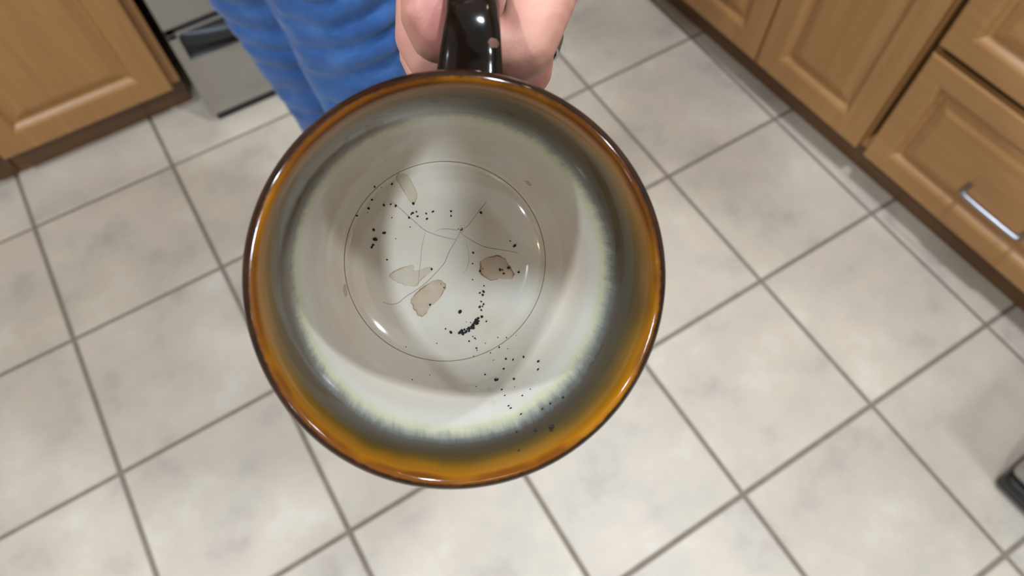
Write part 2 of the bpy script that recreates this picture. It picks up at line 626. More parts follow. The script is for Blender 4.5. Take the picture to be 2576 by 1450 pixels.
# ------------------------------------------------------------------ range (stove)
def build_range():
    x0, x1, y = 0.772, 1.532, 0.064
    t = thing('range', 'stainless steel kitchen range behind the blue jeans', 'stove', (0, 0, 0))
    box('body', (x0, y + 0.022, 0.03), (x1, 0.70, 0.905), M_STEEL, t, 0.003)
    for fx in (x0 + 0.05, x1 - 0.05):
        for fy in (y + 0.08, 0.64):
            v, f = lathe([(0.0, 0.0), (0.02, 0.0), (0.02, 0.032), (0.0, 0.032)], 12)
            o = obj('foot', [(a + fx, b + fy, c) for a, b, c in v], f, M_BLACK, t)
    # black strip standing in for the shade in the gap under the drawer
    box('gap_shade', (x0 + 0.012, y + 0.006, 0.004), (x1 - 0.012, y + 0.03, 0.024), M_BLACK, t)
    # storage drawer with a dark pocket and a bowed lip
    dr = thing_part = None
    bm = box_bm((x0, y, 0.026), (x1, y + 0.0215, 0.192), 0.003)
    box_bm((x0, y, 0.192), (x0 + 0.022, y + 0.0215, 0.268), 0.002, bm=bm)
    box_bm((x1 - 0.022, y, 0.192), (x1, y + 0.0215, 0.268), 0.002, bm=bm)
    box_bm((x0, y, 0.255), (x1, y + 0.0215, 0.268), 0.002, bm=bm)
    dr = bobj('drawer', bm, M_STEEL, t)
    box('pocket', (x0 + 0.021, y + 0.016, 0.191), (x1 - 0.021, y + 0.021, 0.256), M_BLACK, dr)
    v, f = [], []
    N = 40
    for i in range(N + 1):
        u = i / N
        x = x0 + 0.024 + u * (x1 - x0 - 0.048)
        b = 0.052 * math.sin(math.pi * min(max(u, 0), 1)) ** 0.8
        sec = [(y + 0.012, 0.262), (y - 0.2 * b, 0.263), (y - 0.75 * b, 0.257), (y - b - 0.002, 0.247), (y - b - 0.001, 0.232), (y - b + 0.006, 0.228), (y - 0.6 * b + 0.006, 0.244), (y + 0.012, 0.248)]
        v += [(x, a, c) for a, c in sec]
    K = 8
    for i in range(N):
        for k in range(K):
            q = (k + 1) % K
            f.append((i * K + k, i * K + q, i * K + K + q, i * K + K + k))
    f.append(tuple(range(K - 1, -1, -1)))
    f.append(tuple(N * K + k for k in range(K)))
    obj('handle', v, f, M_STEELD, dr, True)
    # dark seam between drawer and oven door
    box('seam', (x0 + 0.004, y + 0.010, 0.268), (x1 - 0.004, y + 0.0215, 0.284), M_BLACK, t)
    bm = box_bm((x0, y - 0.004, 0.284), (x1, y + 0.0215, 0.74), 0.004)
    od = bobj('oven_door', bm, M_STEEL, t)
    box('window', (x0 + 0.12, y - 0.0055, 0.40), (x1 - 0.12, y - 0.0035, 0.62), M_GLASS, od)
    P = catmull([(x0 + 0.06, y, 0.70), (x0 + 0.06, y - 0.04, 0.70), (x0 + 0.09, y - 0.055, 0.70), (x1 - 0.09, y - 0.055, 0.70), (x1 - 0.06, y - 0.04, 0.70), (x1 - 0.06, y, 0.70)], 6)
    v, f = tube(P, [0.011] * len(P), 12)
    obj('handle', v, f, M_STEEL, od, True)
    bm = box_bm((x0, y - 0.004, 0.748), (x1, y + 0.0215, 0.90), 0.004)
    cp = bobj('control_panel', bm, M_STEEL, t)
    for i in range(5):
        kx = x0 + 0.12 + i * (x1 - x0 - 0.24) / 4
        v, f = lathe([(0.0, 0.0), (0.022, 0.0), (0.020, 0.022), (0.0, 0.024)], 20)
        obj('knob', [(a + kx, y - 0.003 - c, b + 0.82) for a, b, c in v], f, M_BLACK, cp, False)
    box('cooktop', (x0 + 0.002, y + 0.01, 0.9055), (x1 - 0.002, 0.70, 0.918), M_GLASS, t, 0.003)
    return t


build_range()


# ------------------------------------------------------------------ pedal bin at the lower right
def build_bin():
    t = thing('pedal_bin', 'grey metal bin with a black base band on the tiles at the right edge', 'bin', (1.680, -1.495, 0), -math.pi / 2 + RA)
    # local x along the front, -y is the front (towards -x of the room)
    box('body', (0.0, 0.0, 0.052), (0.34, 0.24, 0.60), M_STEEL, t, 0.014, 3)
    bm = box_bm((0.004, -0.006, 0.002), (0.336, 0.236, 0.050), 0.014, 3)
    bobj('base', bm, M_BLACK, t)
    box('lid', (-0.002, -0.002, 0.602), (0.342, 0.242, 0.64), M_BLACK, t, 0.012, 3)
    v = box('pedal', (0.13, -0.05, 0.012), (0.21, -0.004, 0.026), M_BLACK, t, 0.004)
    return t


build_bin()

# ------------------------------------------------------------------ the mug
MUG = Matrix(((0.87552, 0.45608, -0.15957, 0.83325),
              (-0.46346, 0.69930, -0.54422, -1.20609),
              (-0.13662, 0.55043, 0.82363, 1.15432),
              (0, 0, 0, 1)))
mug = thing('mug', 'brown glazed stoneware mug with a stained cream inside, held by its handle', 'mug')
mug.matrix_world = MUG
INNER = [(.0489, -.0005), (.0480, -.004), (.0467, -.012), (.0458, -.022), (.0455, -.036), (.0454, -.050), (.0449, -.062), (.0438, -.070), (.0417, -.0760), (.0389, -.0803),
         (.036, -.0832), (.032, -.0852), (.027, -.0864), (.018, -.0871), (.008, -.0873), (0.0, -.0873)]


DENSE = [(max(p.x, 0.0), p.y) for p in catmull([Vector((a, b, 0)) for a, b in INNER[1:]], 6)]


def inner_r(z):
    for (r0, z0), (r1, z1) in zip(DENSE, DENSE[1:]):
        if z1 <= z <= z0:
            return r0 + (r1 - r0) * ((z - z0) / (z1 - z0)) if z1 != z0 else r0
    return 0.0


def inner_z(r):
    pr = DENSE[36:]
    for (r0, z0), (r1, z1) in zip(pr, pr[1:]):
        if r1 <= r <= r0:
            return z0 + (z1 - z0) * ((r - r0) / (r1 - r0))
    return -.0873


def build_mug():
    lip = [(.0505, -.0060), (.0514, -.0052), (.05195, -.0042), (.0520, -.0032), (.0517, -.0020), (.0510, -.0010), (.0501, -.0003), (.0493, -.0001), (.0486, -.0005), (.0481, -.0016)]
    outer = [(0.0, -.0905), (.030, -.0905), (.0305, -.0945), (.0335, -.0950), (.0350, -.0935), (.0375, -.0905), (.043, -.085), (.0478, -.076), (.0500, -.062), (.0507, -.045), (.0505, -.028), (.0501, -.014), (.0500, -.0085)]
    od = [(p.x, p.y) for p in catmull([Vector((a, b, 0)) for a, b in outer[5:]], 4)]
    prof = outer[:5] + od + lip + DENSE[1:]
    v, f = lathe(prof, 160)
    # slight hand-thrown unevenness
    out = []
    for (x, y, z) in v:
        a = math.atan2(y, x)
        k = 1 + 0.0016 * math.sin(2 * a + 0.6) + 0.0008 * math.sin(5 * a)
        out.append((x * k, y * k, z + 0.00035 * math.sin(3 * a + 1.0) * (1 if z > -0.02 else 0)))
    body = obj('body', out, f, M_MUG, mug, True)
    body.data.materials.append(M_OUTER)
    n_out = (len(outer[:5]) + len(od) + 1) * 160      # faces of the outer wall and foot
    for p in body.data.polygons:
        p.material_index = 1 if p.index < n_out else 0
    bm = bmesh.new()
    bm.from_mesh(body.data)
    bmesh.ops.remove_doubles(bm, verts=bm.verts, dist=1e-6)
    bmesh.ops.recalc_face_normals(bm, faces=bm.faces)
    bm.to_mesh(body.data)
    bm.free()
    # handle: a flattened strap sweeping out from under the rim
    path = [(.0480, -.0152), (.0530, -.0150), (.0590, -.0150), (.0660, -.0165), (.0725, -.0205), (.0782, -.0275), (.0818, -.037), (.0808, -.050), (.0740, -.0635), (.0620, -.0725), (.0540, -.0760), (.0440, -.0775)]
    P = catmull([Vector((0, a, b)) for a, b in path], 8)
    n = 28
    verts, faces = [], []
    az = math.radians(-2.6)
    rot = Matrix.Rotation(az, 3, 'Z')
    off = Vector((0.0, 0, 0))
    for i, p in enumerate(P):
        t = (P[min(i + 1, len(P) - 1)] - P[max(i - 1, 0)]).normalized()
        nrm = Vector((1, 0, 0)).cross(t).normalized()
        u = i / (len(P) - 1)
        hwid = 0.0070 + 0.0023 * max(0, 1 - u * 3.4) + 0.0012 * max(0, (u - 0.75) * 4)
        hth = 0.0041 + 0.0012 * max(0, 1 - u * 7)
        for k in range(n):
            a = 2 * math.pi * k / n
            c, s = math.cos(a), math.sin(a)
            e = 0.72
            q = p + Vector((1, 0, 0)) * (hwid * math.copysign(abs(c) ** e, c)) + nrm * (hth * math.copysign(abs(s) ** e, s))
            verts.append(rot @ q)
    for i in range(len(P) - 1):
        for k in range(n):
            q = (k + 1) % n
            faces.append((i * n + k, i * n + q, i * n + n + q, i * n + n + k))
    faces.append(tuple(range(n - 1, -1, -1)))
    faces.append(tuple((len(P) - 1) * n + k for k in range(n)))
    h = obj('handle', verts, faces, M_OUTER, mug, True)
    bm = bmesh.new()
    bm.from_mesh(h.data)
    bmesh.ops.recalc_face_normals(bm, faces=bm.faces)
    bm.to_mesh(h.data)
    bm.free()
    return h


handle = build_mug()


def film(name, pts, m, parent, lift=0.00015, jag=0.0006, seed=1, label=None):
    """a thin dried film lying on the inside of the mug: fan of rings from the outline to the middle"""
    P = catmull([Vector((a / 1000, b / 1000, 0)) for a, b in pts + pts[:1]], 8)[:-1]
    c = sum(P, Vector()) / len(P)
    P = [c + (p - c) * (1 + 0.09 * noise.noise(p * 900 + Vector((seed, 0, 0)))) for p in P]
    fade = [min(1.0, max(0.15, 0.6 + 1.3 * noise.noise(p * 160 + Vector((0, seed, 3))))) for p in P]
    v, f, at = [], [], []
    rings = [(1.0, 1.0), (0.965, 0.95), (0.90, 0.55), (0.82, 0.3), (0.74, 0.12), (0.64, 0.0), (0.54, 0.0), (0.44, 0.0), (0.34, 0.0), (0.24, 0.0), (0.12, 0.0)]
    for s, e in rings:
        for p, fd in zip(P, fade):
            q = c + (p - c) * s
            z = inner_z(q.length)
            v.append((q.x, q.y, z + lift))
            at.append(e * fd)
    n = len(P)
    for i in range(len(rings) - 1):
        for k in range(n):
            q = (k + 1) % n
            f.append((i * n + k, i * n + q, i * n + n + q, i * n + n + k))
    v.append((c.x, c.y, inner_z(c.length) + lift))
    at.append(0)
    for k in range(n):
        f.append(((len(rings) - 1) * n + k, (len(rings) - 1) * n + (k + 1) % n, len(v) - 1))
    me = bpy.data.meshes.new(name)
    me.from_pydata(v, [], f)
    a = me.attributes.new('edge', 'FLOAT', 'POINT')
    a.data.foreach_set('value', at)
    me.materials.append(m)
    me.polygons.foreach_set('use_smooth', [True] * len(me.polygons))
    o = link(bpy.data.objects.new(name, me), parent)
    if label:
        o['label'] = label
    return o


STAINS = {
    'S1': [(12.22, 0.31),(15.04, 1.74),(18.43, 2.51),(21.26, 1.8),(22.42, -0.17),(24.16, -2.43),(25.04, -4.7),(23.64, -6.14),(19.66, -6.17),(16.84, -6.77),(14.26, -5.64),(12.54, -3.66)],
    'S2': [(-20.62, -4.29),(-17.34, -2.63),(-13.49, -1.22),(-11.83, -1.5),(-11.55, -3.18),(-9.62, -2.89),(-7.4, -2.04),(-5.17, -2.04),(-5.45, -3.44),(-7.39, -5.13),(-9.61, -7.1),(-10.72, -8.79),(-14.04, -8.78),(-17.35, -7.65),(-20.08, -5.96)],
    'S3': [(-11.83, -12.16),(-9.61, -9.91),(-6.27, -7.66),(-3.49, -6.42),(-1.25, -7.1),(-0.23, -9.07),(-1.23, -11.62),(-3.46, -14.73),(-5.7, -16.42),(-7.37, -18.94),(-9.05, -20.33),(-10.72, -18.9),(-12.38, -16.08),(-12.94, -13.84)],
    'S4': [(-17.45, 31.25),(-14.52, 31.35),(-13.18, 29.81),(-10.74, 25.04),(-10.47, 23.41),(-11.83, 21.2),(-13.74, 21.99),(-14.55, 23.87),(-16.69, 27.59),(-18.0, 29.66)],
    'S5': [(-35.96, -7.49),(-35.22, -8.9),(-35.03, -11.57),(-35.66, -12.03),(-36.33, -9.85)],
    'S6': [(27.23, 29.59),(28.23, 29.31),(29.38, 28.0),(28.26, 28.17)],
}
CRACKS = [
    ([(-19.95, 21.87), (-16.73, 19.21), (-11.83, 14.89), (-7.98, 11.62), (-4.1, 9.99), (0.35, 8.76), (3.43, 8.23)], 0.00011),
    ([(-3.83, 11.11), (-2.44, 11.85), (0.33, 12.1), (3.68, 11.75), (5.24, 12.61)], 9e-05),
    ([(5.25, 11.49), (3.43, 7.84), (0.94, 3.61), (-0.72, -0.33), (-4.05, -4.28), (-7.39, -7.66), (-10.72, -10.19), (-14.6, -12.7), (-17.36, -14.91), (-20.1, -15.44), (-23.11, -14.57)], 0.00012),
    ([(14.72, 22.48), (11.44, 18.27), (8.14, 13.76), (5.64, 11.78)], 0.0001),
    ([(5.37, 10.37), (9.32, 7.89), (13.86, 5.69), (18.39, 4.88), (21.79, 4.36), (26.33, 3.56)], 0.0001),
    ([(-7.7, 10.51), (-8.8, 5.77), (-9.34, 0.19), (-9.89, -4.29), (-10.28, -8.78)], 7e-05),
    ([(7.08, 7.59), (8.25, 2.54), (7.72, -1.98), (6.05, -4.25)], 5e-05),
]


def ribbon(name, pts, w, m, parent, closed=False, lift=0.00006):
    P = catmull([Vector((a / 1000, b / 1000, 0)) for a, b in pts], 6)
    v, f = [], []
    for i, p in enumerate(P):
        t = (P[min(i + 1, len(P) - 1)] - P[max(i - 1, 0)]).normalized()
        s = Vector((-t.y, t.x, 0))
        ww = w * (0.35 + 0.65 * math.sin(math.pi * (i + 0.6) / (len(P) + 0.2)) ** 0.5)
        for sg in (-1, 1):
            q = p + s * ww * sg
            v.append((q.x, q.y, inner_z(q.length) + lift))
    for i in range(len(P) - 1):
        f.append((i * 2, i * 2 + 1, i * 2 + 3, i * 2 + 2))
    return obj(name, v, f, m, parent)


for nm, pts in STAINS.items():
    film('coffee_stain', pts, M_STAIN2 if nm in ('S4', 'S2') else M_STAIN, mug, seed=len(nm) + len(pts))
for pts, w_ in CRACKS:
    ribbon('glaze_crack', pts, w_, M_CRACK, mug)
# thin brown line where the coffee dried round the bottom
v, f = [], []
for k in range(180):
    a = 2 * math.pi * k / 180
    for r_ in (.03612, .03588):
        v.append((r_ * math.cos(a), r_ * math.sin(a), inner_z(r_) + .00007))
for k in range(180):
    q = (k + 1) % 180
    f.append((2 * k, 2 * k + 1, 2 * q + 1, 2 * q))
obj('coffee_ring', v, f, M_RING, mug)

# bare spots where the glaze missed the handle
def spot(name, x, y, z, r, nrm, parent, m):
    nrm = Vector(nrm).normalized()
    a = nrm.orthogonal().normalized()
    b = nrm.cross(a)
    v = [Vector((x, y, z)) + nrm * 0.00035]
    rnd = random.Random(int(r * 1e6))
    for k in range(18):
        t = 2 * math.pi * k / 18
        rr = r * (1 + 0.12 * math.sin(2 * t) + rnd.uniform(-.05, .05))
        v.append(Vector((x, y, z)) + a * rr * math.cos(t) + b * rr * math.sin(t) - nrm * 0.0003)
    f = [(0, 1 + k, 1 + (k + 1) % 18) for k in range(18)]
    return obj(name, v, f, m, parent, True)


for (sx, sy, sz, sr) in ((.0079, .0605, -.0112, .0021), (.0026, .0738, -.0170, .0024)):
    ok, loc, nr, _i = handle.closest_point_on_mesh(Vector((sx, sy, sz)))
    spot('bare_clay', loc.x, loc.y, loc.z, sr, nr, handle, M_SPOT)


# ------------------------------------------------------------------ coffee grounds: each grain on its own
def grain_mesh(seed):
    rnd = random.Random(seed)
    bm = bmesh.new()
    bmesh.ops.create_icosphere(bm, subdivisions=1, radius=1.0)
    sx, sy, sz = rnd.uniform(.8, 1.35), rnd.uniform(.7, 1.0), rnd.uniform(.5, .8)
    for vv in bm.verts:
        k = rnd.uniform(.7, 1.15)
        vv.co = Vector((vv.co.x * sx * k, vv.co.y * sy * k, vv.co.z * sz * k))
    me = bpy.data.meshes.new('coffee_grain')
    bm.to_mesh(me)
    bm.free()
    me.materials.append(M_GROUND)
    return me


GRAINS = [grain_mesh(s) for s in range(6)]
GROUNDS = [
    (-25.29,26.52,-82.59,0), (-19.46,27.77,-84.23,0), (-26.4,22.1,-83.98,0), (-27.67,19.02,-84.41,1), (-28.01,17.56,-84.66,-1), (-31.59,16.43,-83.37,0),
    (-22.38,20.3,-85.63,0), (-19.96,20.67,-85.98,0), (-18.25,20.11,-86.36,0), (-19.56,15.88,-86.53,-1), (-12.05,21.03,-86.6,2), (-12.16,17.63,-86.83,2),
    (-12.65,17.24,-86.84,0), (-10.85,18.15,-86.85,0), (-10.46,16.45,-86.97,0), (-7.38,17.49,-87.0,0), (-4.96,18.29,-87.02,0), (-7.05,15.61,-87.11,0),
    (1.57,18.45,-87.05,0), (1.64,16.79,-87.11,0), (-13.47,15.97,-86.87,0), (12.45,18.12,-86.79,1), (-25.94,11.49,-86.05,1), (-22.3,10.42,-86.56,1),
    (-25.49,8.14,-86.39,2), (-26.21,6.1,-86.41,1), (-26.64,5.22,-86.35,0), (-21.37,0.71,-86.82,0), (23.37,7.88,-86.58,-1), (25.04,6.21,-86.49,1),
    (9.76,3.45,-87.25,1), (9.63,-0.56,-87.25,0), (9.68,-6.51,-87.21,0), (-5.4,-2.65,-87.28,1), (13.44,-2.4,-87.17,-1), (12.31,-3.2,-87.19,1),
    (19.8,-2.76,-86.94,1), (20.65,-2.81,-86.86,0), (21.17,-4.17,-86.82,1), (22.9,-1.99,-86.7,2), (26.67,-3.54,-86.38,1), (-1.91,-8.11,-87.27,-1),
    (-0.79,-9.47,-87.27,-1), (-5.87,-15.74,-87.12,1), (13.9,-8.77,-87.11,0), (13.75,-10.88,-87.11,1), (12.39,-11.39,-87.12,0), (13.41,-12.13,-87.07,1),
    (12.92,-14.58,-86.98,0), (13.83,-15.6,-86.87,1), (12.41,-16.57,-86.87,1), (13.38,-16.4,-86.85,0), (12.93,-17.76,-86.77,0), (5.11,-18.39,-87.0,2),
    (13.11,-20.26,-86.6,2), (14.88,-21.97,-86.42,0), (11.81,-20.72,-86.64,1), (-0.18,-24.64,-86.58,0), (1.74,-25.9,-86.48,1), (7.44,-22.13,-86.68,-1),
    (9.03,-22.42,-86.6,-1), (10.68,-21.69,-86.62,2), (11.24,-22.71,-86.51,2), (9.83,-23.56,-86.51,2), (9.26,-24.41,-86.45,1), (8.41,-24.69,-86.47,2),
    (7.73,-24.68,-86.46,1), (10.11,-24.41,-86.43,2), (10.96,-21.29,-86.62,1), (11.41,-21.57,-86.58,2), (12.1,-21.86,-86.55,1), (6.71,-24.96,-86.48,1),
    (5.58,-25.52,-86.45,2), (5.01,-26.09,-86.42,2), (6.03,-26.26,-86.38,2), (7.28,-25.82,-86.41,2), (8.41,-25.54,-86.4,1), (9.43,-24.13,-86.48,2),
    (10.39,-22.42,-86.56,2), (9.81,-27.47,-85.87,0), (10.54,-28.13,-85.65,0), (10.87,-28.47,-85.56,-1), (8.49,-29.19,-85.57,0), (11.09,-31.7,-84.4,0),
    (11.34,-32.38,-84.04,-1), (14.44,-29.88,-84.6,-1), (19.01,-27.7,-84.38,-1), (22.1,-27.63,-83.5,-1), (19.31,-30.96,-82.72,0), (22.26,-31.28,-80.95,-1),
    (25.42,-26.57,-82.48,-1), (16.08,-32.95,-82.57,-1), (21.3,-34.65,-78.03,0), (23.83,-34.67,-76.1,0), (27.39,-33.42,-73.64,-1), (20.32,-37.78,-74.44,0),
    (16.95,-35.44,-79.97,-1), (10.0,-34.33,-83.31,-1), (-23.06,26.39,-83.66,-1), (-18.24,8.36,-86.93,-1), (-13.09,12.55,-87.08,-1), (31.5,-33.47,-63.89,2),
    (30.65,-35.34,-58.07,1), (20.26,-37.78,-74.5,0), (23.83,-34.74,-76.01,0), (21.34,-34.61,-78.06,0), (27.39,-33.38,-73.7,0), (13.71,-40.11,-75.64,0),
    (16.95,-41.12,-70.34,1), (17.67,-40.97,-69.95,0), (22.97,-39.74,-64.23,1), (10.02,-43.32,-70.36,-1), (18.29,-42.83,-60.65,0), (18.55,-43.16,-53.8,0),
    (23.34,-41.22,-45.58,0), (22.35,-41.14,-57.39,-1), (26.16,-39.41,-46.97,-1), (31.48,-35.3,-22.58,0), (28.27,-37.92,-25.2,0), (18.34,-43.69,-42.35,0),
    (18.56,-43.57,-39.53,0), (20.39,-42.67,-30.48,0), (25.95,-39.54,-25.43,0), (25.41,-39.89,-12.06,2), (25.01,-40.22,-10.79,1), (21.72,-42.01,-15.1,1),
    (17.15,-44.08,-19.21,0), (15.83,-44.79,-8.69,0), (-12.5,-41.07,-74.34,-1), (-6.11,-40.14,-78.15,-1), (-14.54,-30.77,-84.18,-1), (-3.39,-29.9,-85.63,-1),
]
RG = random.Random(4)
NORMAL_BY_Z = []
for (gx, gy, gz, sz) in GROUNDS:
    x, y, z = gx / 1000, gy / 1000, gz / 1000
    r = math.hypot(x, y)
    if r < 0.0359:
        z = inner_z(r)
        dz = (inner_z(min(r + .0005, .0358)) - inner_z(max(r - .0005, 0))) / .001
        nrm = Vector((-dz * x / max(r, 1e-6), -dz * y / max(r, 1e-6), 1)).normalized()
        if 0.3 < gx / 20 < 0.85 and -30 < gy < -20 and sz > 0:
            place = 'in the dense black streak on the mug bottom'
        elif gy > 12 and gx < -14:
            place = 'by the ring line, on the handle side of the mug bottom'
        elif gy > 12:
            place = 'between the straw-coloured stain and the cracks on the mug bottom'
        elif gx < -15:
            place = 'in the loose group beside the long curved crack'
        elif gx > 9.5 and -8 < gy < 8:
            place = 'on or beside the round brown stain'
        elif gx > 11 and gy > -20:
            place = 'in the trail from the round stain to the dense streak'
        elif gx < 2 and gy > -20:
            place = 'on the oval and forked stains'
        else:
            place = 'between the dense streak and the ring line'
    else:
        nr = Vector((-x / r, -y / r, 0.0))
        if z < -.06:
            nr = (nr + Vector((0, 0, 0.5 + (-.06 - z) * 30))).normalized()
        nrm = nr
        k = inner_r(z) / r
        x, y = x * k, y * k
        if gz > -30:
            place = 'stuck in the grey glaze band under the rim'
        elif gz > -58:
            place = 'stuck to the pale inner wall just below the drip edge'
        else:
            place = 'stuck low on the inner wall above the ring line'
    s = {-1: .00025, 0: .00042, 1: .00056, 2: .00074}[sz] * RG.uniform(.85, 1.15)
    p = Vector((x, y, z)) + nrm * s * 0.45
    o = link(bpy.data.objects.new('coffee_grain', RG.choice(GRAINS)))
    q = nrm.to_track_quat('Z', 'Y').to_matrix().to_4x4() @ Matrix.Rotation(RG.uniform(0, 6.28), 4, 'Z')
    o.matrix_world = MUG @ Matrix.Translation(p) @ q @ Matrix.Diagonal((s, s, s, 1))
    size = {-1: 'tiny', 0: 'small', 1: 'coarse', 2: 'largest'}[sz]
    tag(o, size + ' black coffee ground ' + place, 'coffee ground', size + ' grounds ' + place)

# the little cluster of dark specks in the middle of the bottom
v, f = [], []
for k in range(26):
    a, rr = RG.uniform(0, 6.28), abs(RG.gauss(0, .0009))
    cx, cy = .0054 + rr * math.cos(a), .0118 + rr * math.sin(a) * 1.6
    s = RG.uniform(.00008, .0002)
    z = inner_z(math.hypot(cx, cy)) + .00009
    b = len(v)
    for j in range(6):
        v.append((cx + s * math.cos(j * 1.047), cy + s * math.sin(j * 1.047), z))
    f.append(tuple(range(b, b + 6)))
sp = obj('glaze_specks', v, f, M_GROUND, mug)
sp['kind'] = 'stuff'


# ------------------------------------------------------------------ the person
_b = bmesh.new()
bmesh.ops.create_icosphere(_b, subdivisions=2, radius=1.0)
BALL_V = [tuple(v.co) for v in _b.verts]
BALL_F = [tuple(v.index for v in f.verts) for f in _b.faces]
_b.free()


def chain_volume(chains, voxel, smooth_iter=4, flat=None):
    """tapered chains of (point, radius) merged into one smooth closed skin"""
    V, Fc = [], []

    def ball(p, r):
        b = len(V)
        V.extend([(p[0] + r * q[0], p[1] + r * q[1], p[2] + r * q[2]) for q in BALL_V])
        Fc.extend([tuple(b + i for i in q) for q in BALL_F])

    for ch in chains:
        pts = [(Vector(p), r) for p, r in ch]
        for (p0, r0), (p1, r1) in zip(pts, pts[1:]):
            L = (p1 - p0).length
            n = max(2, int(L / (min(r0, r1) * 0.4)))
            for k in range(n):
                t = k / n
                ball(p0.lerp(p1, t), r0 + (r1 - r0) * t)
        ball(pts[-1][0], pts[-1][1])
    me = bpy.data.meshes.new('vol')
    me.from_pydata(V, [], Fc)
    o = bpy.data.objects.new('vol', me)
    COL.objects.link(o)
    md = o.modifiers.new('r', 'REMESH')
    md.mode = 'VOXEL'
    md.voxel_size = voxel
    if smooth_iter:
        s = o.modifiers.new('s', 'SMOOTH')
        s.factor = 0.5
        s.iterations = smooth_iter
    dg = bpy.context.evaluated_depsgraph_get()
    ev = o.evaluated_get(dg)
    out = bpy.data.meshes.new_from_object(ev)
    bpy.data.objects.remove(o, do_unlink=True)
    bpy.data.meshes.remove(me)
    return out


def M3(x, y, z):                            # millimetres in the mug's frame -> room
    return MUG @ Vector((x / 1000, y / 1000, z / 1000))


mmr = lambda r: r / 1000
WRIST = M3(27, 178, -62)
ELBOW_L = Vector((1.17, -.93, 1.10))
SHO_L = Vector((1.02, -.843, 1.32))
HAND = [
    # index
    [(M3(33, 108, -38), mmr(12.0)), (M3(26.5, 86, -34), mmr(10.6)), (M3(21.0, 70, -31.5), mmr(9.4)), (M3(18.6, 64.4, -31), mmr(9.3)), (M3(15, 62.5, -31), mmr(9.0)), (M3(4, 64.0, -31), mmr(8.1)),
     (M3(-5.0, 67.0, -31), mmr(8.5)), (M3(-7.3, 71.5, -31), mmr(8.5)), (M3(-7.6, 80, -31), mmr(8.2)), (M3(-6.6, 88, -31), mmr(7.3))],
    # middle
    [(M3(39, 110, -58), mmr(12.0)), (M3(28.3, 88, -53), mmr(10.0)), (M3(22.6, 69, -49.5), mmr(9.0)), (M3(21.8, 62.0, -49), mmr(9.0)), (M3(17, 59.8, -49), mmr(8.8)), (M3(4, 61.0, -49), mmr(8.0)),
     (M3(-6.5, 65.0, -49.5), mmr(8.4)), (M3(-9.4, 70, -49.5), mmr(8.4)), (M3(-9.5, 80, -50), mmr(8.0)), (M3(-8.5, 88, -50), mmr(7.2))],
    # ring
    [(M3(38, 109, -77), mmr(11.5)), (M3(28, 84, -71), mmr(9.4)), (M3(20.5, 64, -67), mmr(8.6)), (M3(17, 60.5, -67), mmr(8.6)), (M3(4, 60.5, -67), mmr(7.8)), (M3(-6.5, 64.0, -67), mmr(8.0)),
     (M3(-9, 69, -67), mmr(7.9)), (M3(-9, 84, -67), mmr(7.0))],
    # little
    [(M3(33, 108, -94), mmr(10.5)), (M3(24, 84, -89), mmr(8.4)), (M3(17, 67, -86.5), mmr(7.6)), (M3(13, 64, -87), mmr(7.5)), (M3(2, 65, -87), mmr(6.9)), (M3(-5.5, 68, -87), mmr(7.0)), (M3(-6.5, 81, -86), mmr(6.2))],
    # thumb
    [(M3(20, 160, -48), mmr(15)), (M3(12, 132, -28), mmr(13)), (M3(4, 110, -15), mmr(10.5)), (M3(-4, 102, -13.5), mmr(9.4)), (M3(-9, 98, -16), mmr(9.0)), (M3(-14, 94.5, -21), mmr(8.0))],
    # palm
    [(M3(34, 110, -42), mmr(13)), (M3(31, 140, -48), mmr(15)), (M3(27, 172, -56), mmr(16))],
    [(M3(38, 112, -60), mmr(13)), (M3(33, 142, -60), mmr(15)), (M3(27, 174, -60), mmr(17))],
    [(M3(37, 112, -78), mmr(12.5)), (M3(32, 144, -74), mmr(15)), (M3(27, 174, -66), mmr(17))],
    [(M3(32, 112, -92), mmr(11.5)), (M3(28, 146, -84), mmr(14)), (M3(26, 174, -72), mmr(16))],
    # forearm
    [(M3(27, 172, -57), mmr(20)), (M3(28, 188, -64), mmr(24)), (M3(30, 215, -68), mmr(26)), (WRIST.lerp(ELBOW_L, 0.62), .037), (ELBOW_L, .044)],
]
hand_me = chain_volume(HAND, 0.0011, 7)

